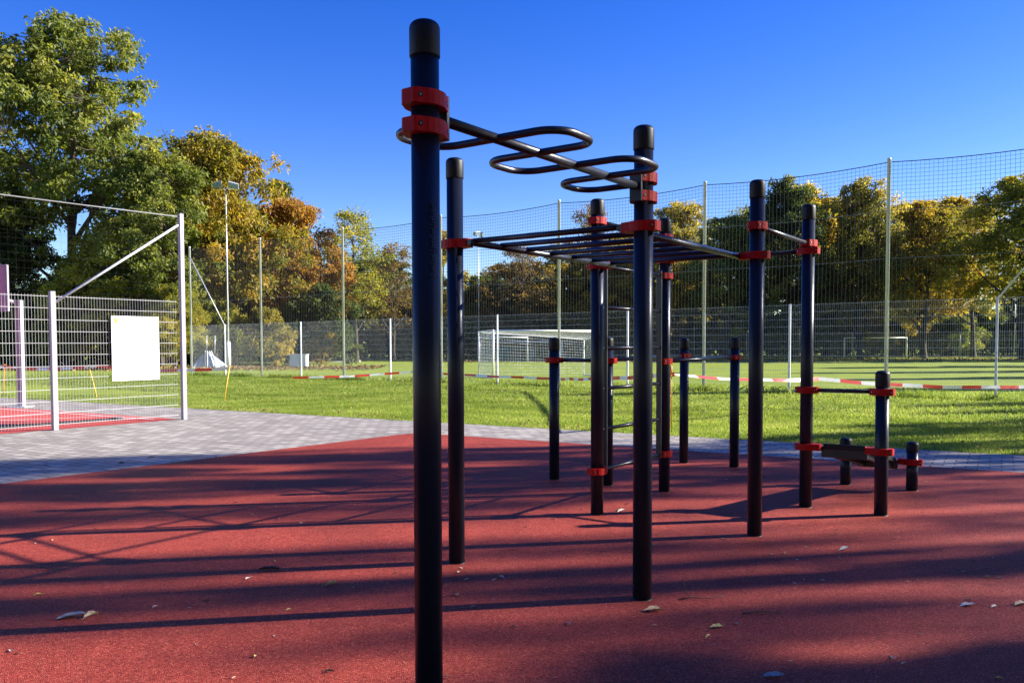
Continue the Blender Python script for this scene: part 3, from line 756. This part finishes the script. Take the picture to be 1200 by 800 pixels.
for kd, nm, lb, x, y, top, w, mt, rz in TREES:
    X, h = px(x, y, top); tree(kd, nm, lb, 'tree', X, y, h, w/967*y, mt, rz)
for kd, lb, x, y, top, w, mt, rz in [
 ('round','dark green tree crowded between the two golden trees and the highest round tree',968,92,232,170,'olive',1.0),
 ('round','olive tree in the back row behind the tree with pale bare tips',1112,92,234,180,'olive',2.0),
 ('dome','dark olive tree in the back row seen through the ladder rungs',735,94,272,170,'olive',.6),
 ('round','dark green tree in the back row left of the highest round tree',888,94,244,150,'green',2.7),
 ('round','dark tree in the back row behind the half bare brownish tree',600,94,308,150,'brown',.4),
 ('tall','dark green tree low behind the olive gold tree and the mast',300,82,236,150,'deep',2.2)]:
    X, h = px(x, y, top); tree(kd, 'deciduous_tree', lb, 'tree', X, y, h, w/967*y, mt, rz)
for kd, lb, x, y, top, w, mt, rz in [
 ('tall','green and gold tree between the drooping green tree and the olive gold tree',222,66,176,130,'lime',.5),
 ('dome','low golden bush tree beside the foot of the court fence end post',205,50,330,96,'lime',4.5)]:
    X, h = px(x, y, top); tree(kd, 'deciduous_tree', lb, 'tree', X, y, h, w/967*y, mt, rz)
for x, y, top, w, mt, lb in [(262,54,352,70,'lime','sunlit yellow green shrub behind the tarpaulin heap'),(312,55,360,76,'yellow','golden shrub under the rust orange tree left of the storage box'),(78,52,330,80,'lime','bright yellow green shrub seen through the court fence beside its middle post'),(372,60,372,60,'olive','olive shrub right of the storage box under the rust orange tree'),(30,54,350,70,'green','green shrub behind the basketball post')]:
    X, h = px(x, y, top); tree('bush', 'shrub', lb, 'shrub', X, y, h, w/967*y, mt, x*.1)
# field-side trees out of view on the right: they shade the far field and the trees' feet
SIDE = 'trees out of view on the right'
SL = 'autumn tree standing to the right of the view, seen only by its shade'
for kd, x, y, h, w, mt, rz in [('broad',58,68,15,12,'yellow',1),('round',72,58,12,9,'olive',2),('tall',88,78,16,12,'deep',1.4),('round',45,52,13,5,'olive',2.2),('tall',42,44,14,3.4,'green',.5),('round',38,36.5,12,3,'lime',3.5)]:
    tree(kd, 'deciduous_tree', SL, 'tree', x, y, h, w, mt, rz, SIDE)
for kd, x, q_, h, w, mt, rz in [('shade',20,9.7,15,4.2,'olive',1.3),('shade',28,10.8,17.5,3.2,'brown',2.1),('shade',24,8.7,16,2.6,'olive',.3),('slim',22,4.95,14.5,.9,'lime',3.2),('bare',31,4.6,18,1.2,'yellow',.2),
 ('bare',26,7.5,16,2.4,'olive',2.7),('bare',30,5.7,17,2.0,'olive',1.9),('bare',36,3.9,18,2.2,'olive',4.9),('shade',19,2.6,14,2.8,'yellow',4.4),('shade',27,2.3,17.5,2.6,'brown',5.1),('shade',23,1.9,15.5,3.0,'lime',1.1),('slim',20,3.05,13,1.3,'olive',.6),('slim',23,2.1,14.5,1.6,'lime',1.6),('slim',27,3.15,17,.9,'brown',2.6),('round',26,1.0,16,2.6,'lime',2.6),('shade',26,13.0,10,2.6,'olive',3.3),('shade',32,15.4,11.5,2.0,'brown',.8),('shade',20,-.6,13,4.2,'yellow',3.4),
 ('bare',38,13.6,14,4,'olive',.7),('slim',35,23.0,16,2.6,'olive',.2),('slim',46,23.6,18,2.4,'deep',1.2),('bare',40,17.5,15,3,'olive',2.2),('bare',33,12.2,14,2.6,'olive',2.0)]:
    tree(kd, 'deciduous_tree', SL, 'tree', x, q_ + .162*x, h, w, mt, rz, SIDE)
# undergrowth
rs = random.Random(21)
UG = 'shrubs in the undergrowth round the field'
for i in range(34):
    X0 = -34 + i*2.9; y = (60 - .1*X0) if X0 < -12 else 88 + rs.uniform(-3,3)
    if X0 < -12: y = 61 + rs.uniform(-2,2)
    elif X0 < 6: y = 76 + rs.uniform(-3,3)
    tree('bush', 'shrub', 'dark leafy shrub in the undergrowth along the far edge of the field', 'shrub', X0*1.02 + rs.uniform(-.8,.8), y, rs.uniform(3.6,6.2), rs.uniform(5,7.5), rs.choice(['deep','deep','green','brown']), rs.uniform(0,6), UG)

# trees added behind the photographer, out of view, to shut off part of the sky
for i in range(11):
    a = R(112 + i*13.5); d_ = 17 + 3*math.sin(i*2.1)
    tree(['broad','round','tall','broad'][i % 4], 'deciduous_tree', 'autumn tree added behind the photographer, out of view, to cut the skylight', 'tree', d_*math.sin(a), d_*math.cos(a), 13+2*math.sin(i), 10, ['olive','deep','green','yellow'][i % 4], i*1.3, 'trees added out of view behind the photographer')
# the wood behind the field reads as one dark mass
def mass(name, pts, hgt, dep, n, seed):
    r = np.random.default_rng(seed); pts = np.array(pts, float); sl = np.linalg.norm(np.diff(pts, axis=0), axis=1); cum = np.r_[0, np.cumsum(sl)]
    t = r.random(n)*cum[-1]; ii = np.clip(np.searchsorted(cum, t)-1, 0, len(sl)-1); f = (t-cum[ii])/sl[ii]
    p_ = pts[ii]*(1-f)[:,None] + pts[ii+1]*f[:,None]
    hv = hgt*(.70 + .16*np.sin(t*.55) + .10*np.sin(t*1.7+1) + .06*np.sin(t*4.1))
    z = hv*r.random(n)**.8; pos = np.column_stack([p_ + r.normal(0, dep*.3, (n,2)), z])
    nr = r.normal(size=(n,3)); nr /= np.linalg.norm(nr, axis=1)[:,None]; tt_ = np.cross(nr, r.normal(size=(n,3))); tt_ /= np.linalg.norm(tt_, axis=1)[:,None]; bt = np.cross(nr, tt_)
    l_ = .55*r.uniform(.6,1.4,n)[:,None]; w_ = l_*.5
    vv = np.stack([pos, pos+tt_*l_*.5+bt*w_*.5, pos+tt_*l_, pos+tt_*l_*.5-bt*w_*.5], 1).reshape(-1,3)
    me = npmesh(name, vv, np.arange(n*4).reshape(n,4), LM['deep'], r.random(n)*.75); o = bpy.data.objects.new(name, me); COL.objects.link(o)
    return tag(o, 'dark mass of undergrowth and wood beyond the playing field', 'woods', kind='stuff')
mass('woods', [(-60,70),(-30,66),(-12,80),(10,94),(40,98),(75,96),(115,80)], 8.5, 5, 110000, 3)

# ------------------------------------------------------------------ grass blades
rg = np.random.default_rng(5)
def blades(name, pts, hgt, wid, label=None):
    N = len(pts); a = rg.uniform(0, 2*np.pi, N); d = np.column_stack([np.cos(a), np.sin(a), np.zeros(N)])
    hh = hgt*rg.uniform(.45,1.35,N); lean = rg.normal(0,.38,(N,2))*hh[:,None]
    base = np.column_stack([pts, np.full(N,-.004)]); w = (wid*rg.uniform(.6,1.4,N))[:,None]
    tip = base + np.column_stack([lean, hh]); mid = base + np.column_stack([lean*.35, hh*.55])
    v = np.stack([base-d*w*.5, base+d*w*.5, mid+d*w*.4, tip, mid-d*w*.4], 1).reshape(-1,3)
    f = (np.arange(N)[:,None]*5 + np.array([0,1,2,3,4])[None,:])
    n1 = rg.random(N)*.55 + .45*(.5+.5*np.sin(pts[:,0]*1.7+np.sin(pts[:,1]*1.1)*2)*np.sin(pts[:,1]*2.3+1.3*np.sin(pts[:,0]*.7)))
    me = npmesh(name, v, f, GRASSM, np.clip(n1,0,1)); o = bpy.data.objects.new(name, me); COL.objects.link(o)
    return tag(o, label or 'sunlit green lawn grass between the paving and the mesh fence', 'grass', kind='stuff')
def scatter(n, x0, x1, y0, y1, keep):
    q = np.column_stack([rg.uniform(x0,x1,n), rg.uniform(y0,y1,n)]); return q[keep(q)]
line = lambda q: q[:,1] - (14.41 - .593*q[:,0])
view = lambda q: np.abs(q[:,0]) < .66*q[:,1] + 1.5
ed = .05*np.sin(np.arange(10))
near = scatter(900000, -16, 16, 4, 24, lambda q: (line(q) > -.03 + .03*np.sin(q[:,0]*9)) & (line(q) < 6.5) & view(q) & (rg.random(len(q)) < np.clip(1.5 - line(q)/6, .25, 1)))
blades('grass', near, .046, .0080)
farr = scatter(420000, -24, 24, 8, 42, lambda q: (line(q) >= 4.5) & (line(q) < 19) & view(q))
far_o = blades('grass', farr, .055, .016, 'lawn grass further back under and beyond the mesh fence')
# uncut tufts under the mesh fence
tt = []
for i in range(70):
    s_ = rs.uniform(0, 15); c = F0 + FD*s_; n = int(rs.uniform(60, 220)); q = rg.normal(0, 1, (n,2))*np.array([rs.uniform(.2,.7), .14]); an = math.atan2(FD.y, FD.x)
    tt.append(np.column_stack([c.x + q[:,0]*math.cos(an) - q[:,1]*math.sin(an), c.y + q[:,0]*math.sin(an) + q[:,1]*math.cos(an)]))
blades('grass', np.concatenate(tt), .19, .016, 'longer uncut grass tufts along the foot of the mesh fence')

# leaf litter nobody could count, along the lawn edge and under the far trees
LITM = leafmat('leaf litter', [(0,(.05,.028,.014)),(.4,(.16,.085,.03)),(.75,(.34,.20,.06)),(1,(.50,.38,.15))], .2, .7, 1.2)
def litter(pts, z, size, label):
    n = len(pts); pos = np.column_stack([pts, z + rg.random(n)*.03]); nr = rg.normal(size=(n,3))*.45 + np.array([0,0,1]); nr /= np.linalg.norm(nr, axis=1)[:,None]
    t = np.cross(nr, rg.normal(size=(n,3))); t /= np.linalg.norm(t, axis=1)[:,None]; bt = np.cross(nr, t); l_ = (size*rg.uniform(.5,1.5,n))[:,None]; w_ = l_*.6
    vv = np.stack([pos, pos+t*l_*.5+bt*w_*.5+nr*l_*.15, pos+t*l_, pos+t*l_*.5-bt*w_*.5+nr*l_*.15], 1).reshape(-1,3)
    o = bpy.data.objects.new('leaf_litter', npmesh('leaf_litter', vv, np.arange(n*4).reshape(n,4), LITM, rg.random(n))); COL.objects.link(o); return tag(o, label, 'leaves', kind='stuff')
e1 = np.column_stack([rg.uniform(-8, 9, 700), np.zeros(700)]); e1[:,1] = 14.41 - .593*e1[:,0] + np.abs(rg.normal(0, .16, 700)) - .05
e1 = e1[rg.random(700) < .15 + .85*(np.sin(e1[:,0]*1.9) > .1)]
e2 = scatter(5200, -10, 14, 5, 26, lambda q: (line(q) > 0) & (line(q) < 12))
litter(np.concatenate([e1, e2[:1500]]), .035, .045, 'scattered dry leaves in the lawn and along its paved edge')
e3 = np.column_stack([rg.uniform(-40, -8, 9000), 50 + rg.normal(0, 2.2, 9000)]); e4 = np.column_stack([rg.uniform(-8, 60, 9000), 70 + rg.normal(0, 3.5, 9000)])
litter(np.concatenate([e3, e4]), .03, .15, 'brown leaf litter on the grass under the far trees')

# ------------------------------------------------------------------ fallen leaves on the rubber
LEAFC = {k_: simple('dry leaf ' + k_, c, .6, 0, .3, 60) for k_, c in dict(tan=(.42,.30,.17), yellow=(.52,.40,.12), brown=(.10,.055,.03), grey=(.30,.29,.28), pale=(.60,.55,.45)).items()}
def leafmesh(seed, n=7):
    r = random.Random(seed); b = MB(); vs = []; curl = r.uniform(.5,1.6)
    for i in range(n+1):
        f = i/n; w = .5*math.sin(math.pi*(f*.92+.04))**.8*(.75+.5*r.random()); x = f-.5
        z = .10*math.sin(f*3*r.uniform(.6,1.2))*curl + .02
        vs += [(x, w*.55, z + curl*.16*w + r.uniform(0,.05)), (x, 0, z*.5), (x, -w*.55, z + curl*.12*w + r.uniform(0,.05))]
    fs = []
    for i in range(n): fs += [(3*i,3*i+1,3*i+4,3*i+3),(3*i+1,3*i+2,3*i+5,3*i+4)]
    b.add(vs, fs, False)
    vs = [(-.5,.0,.02),(-.78,.03,.05)]; b.tube([(-.5,0,.015),(-.65,.02,.02),(-.8,.05,.05)], .012, 4)
    return b
LV = []
for i in range(6):
    o = leafmesh(40+i).build('fallen_leaf', LEAFC['tan']); LV.append(o.data); bpy.data.objects.remove(o)
def leaf(x, y, s_, c, label, rz=None, group='fallen leaves on the rubber'):
    o = bpy.data.objects.new('fallen_leaf', rs.choice(LV)); COL.objects.link(o)
    o.location = (x, y, .010); o.scale = (s_, s_*rs.uniform(.6,1), s_*rs.uniform(.6,1.3)); o.rotation_euler = (rs.uniform(-.12,.12), rs.uniform(-.12,.12), rs.uniform(0,6.28) if rz is None else rz)
    o.material_slots[0].link = 'OBJECT'; o.material_slots[0].material = LEAFC[c]; return tag(o, label, 'leaf', group)
leaf(-2.34,4.32,.15,'grey','large crumpled grey brown leaf lying at the lower left of the rubber', .3)
leaf(-2.24,4.33,.09,'tan','tan curled leaf caught against the large crumpled grey leaf', 1.2)
leaf(-1.56,5.23,.13,'brown','long dark brown leaf on a thin shadow stripe left of the nearest post', .1)
leaf(-1.09,4.91,.075,'yellow','yellow curled leaf in the lit patch just left of the nearest post', .6)
leaf(2.32,5.71,.085,'pale','pale bluish leaf lying right of the frame below the sloping bench', .2)
leaf(2.80,4.49,.09,'tan','curled tan leaf near the right picture edge', .4)
leaf(2.50,4.48,.09,'pale','pale leaf standing on its edge at the lower right of the rubber', .1)
leaf(.76,4.40,.10,'tan','torn tan leaf in front of the second workout post', .2)
leaf(1.04,4.14,.075,'yellow','yellow leaf with dark rim at the bottom right of the second post', .3)
leaf(1.13,3.52,.09,'grey','grey leaf close to the bottom picture edge right of centre', 0)
leaf(.94,7.05,.085,'pale','pale curled leaf between the second post and the wall bars', .5)
for (x, y) in [(-.81,3.58),(-2.74,4.71),(-2.37,3.84),(-1.97,4.49),(-2.53,7.48),(-2.1,7.28),(-2.95,7.0),(-1.68,5.73),(-3.4,6.05),(-1.63,5.04),(-1.72,4.59),(-1.18,4.03),(-1.22,4.44),(-1.15,5.48),(-4.67,8.47),(-4.3,8.02),(.11,6.44),(.35,6.75),(-.33,5.26),(2.63,4.45),(2.19,5.47),(.96,4.0),(1.26,3.69),(3.6,5.9),(2.39,4.93),(1.86,5.6),(1.88,5.63),(1.69,4.9),(1.15,4.19),(1.74,3.73),(2.9,7.1),(2.76,7.03),(1.22,11.8),(-.26,11.16),(-.13,4.87),(-.11,4.99),(-.07,5.05),(0,5.74),(1.04,7.39),(.92,7.09),(2.67,10.28),(2.42,9.19),(2.26,8.67),(2.44,8.2),(4.29,8.48),(2.56,8.51),(2.99,5.0),(2.92,5.02),(2.47,4.98),(1.56,6.02),(1.77,5.58),(.29,4.19),(-.32,4.69),(-.22,4.47),(.57,4.91),(1.03,7.35),(2.5,6.32),(3.5,6.98)]:
    leaf(x, y, rs.uniform(.022,.05), rs.choice(['tan','tan','yellow','brown','grey','pale']), 'small dry leaf scrap lying on the red rubber')
for i in range(70):
    yy = 3.4 + 8*rs.random()**1.6; xx = rs.uniform(-.62, .62)*yy
    if (Vector((xx, yy)) - Cn).dot(Vector((.793,-.609))) > .3 and yy < 12.2 - .59*xx: leaf(xx, yy, rs.uniform(.014,.034), rs.choice(['tan','tan','yellow','brown','brown','grey','pale']), 'small dry leaf scrap lying on the red rubber')
for (x, y) in [(-4.76,9.98),(-5.03,10.13),(-5.6,9.85),(-4.62,10.5),(-3.81,10.56)]:
    leaf(x, y, rs.uniform(.05,.08), 'brown', 'dark curled leaf on the paving beside the rubber edge', None, 'fallen leaves on the paving')
b = MB(); b.tube([(-.12,-.02,.012), (-.05,.0,.016), (.06,-.01,.014), (.16,.03,.02)], [.004,.004,.003,.002], 5); b.tube([(-.05,0,.016), (-.07,.06,.05), (-.06,.09,.09)], [.003,.002,.0015], 4)
o = b.build('twig', M_BARK); o.location = (1.05,4.60,.004); tag(o, 'thin forked twig lying right of the second workout post', 'twig')
b = MB(); b.tube([(-.10,-.02,.012), (.0,.01,.014), (.11,.0,.013)], [.004,.003,.002], 5)
o = b.build('twig', M_BARK); o.location = (1.32,4.35,.004); tag(o, 'short straight twig on the lit rubber near the bottom right', 'twig')

# ------------------------------------------------------------------ light, sky, camera
EL, AZ = R(25), math.atan2(.987, .160)               # azimuth clockwise from +Y
sd = Vector((math.cos(EL)*math.sin(AZ), math.cos(EL)*math.cos(AZ), math.sin(EL)))
sun = bpy.data.lights.new('Sun', 'SUN'); sun.energy = 5.0; sun.angle = R(.53); sun.color = (1, .94, .84)
so = bpy.data.objects.new('Sun', sun); COL.objects.link(so); so.rotation_euler = sd.to_track_quat('Z', 'Y').to_euler(); so.location = (40, 10, 30)
w = bpy.data.worlds.new('World'); SC.world = w; w.use_nodes = True; nt = w.node_tree
sky = nt.nodes.new('ShaderNodeTexSky'); sky.sky_type = 'NISHITA'; sky.sun_disc = False; sky.sun_elevation = EL; sky.sun_rotation = AZ
sky.altitude = 200; sky.air_density = 1.0; sky.dust_density = .2; sky.ozone_density = 3.0
hs = nt.nodes.new('ShaderNodeHueSaturation'); hs.inputs['Saturation'].default_value = 1.40; hs.inputs['Hue'].default_value = .53
nt.links.new(sky.outputs[0], hs.inputs['Color'])
bg = nt.nodes['Background']; nt.links.new(hs.outputs[0], bg.inputs[0]); bg.inputs[1].default_value = .076
cam = bpy.data.cameras.new('Camera'); co = bpy.data.objects.new('Camera', cam); COL.objects.link(co)
cam.sensor_width = 36; cam.lens = 966.95/1200*36; cam.clip_end = 1500; cam.clip_start = .05
cam.shift_y = 41.88/1200
pit, rol = .0404, .0027
r0 = Vector((1,0,0)); up0 = Vector((0, math.sin(pit), math.cos(pit))); fw = Vector((0, math.cos(pit), -math.sin(pit)))
rt = r0*math.cos(rol) - up0*math.sin(rol); up = up0*math.cos(rol) + r0*math.sin(rol)
co.matrix_world = Matrix(((rt.x, up.x, -fw.x, 0), (rt.y, up.y, -fw.y, 0), (rt.z, up.z, -fw.z, 1.45), (0,0,0,1)))
SC.camera = co
SC.view_settings.view_transform = 'Standard'; SC.view_settings.look = 'None'; SC.view_settings.gamma = 1; SC.view_settings.exposure = 1.65
try:
    SC.cycles.max_bounces = 6; SC.cycles.transparent_max_bounces = 8; SC.cycles.sample_clamp_indirect = 6
except Exception: pass
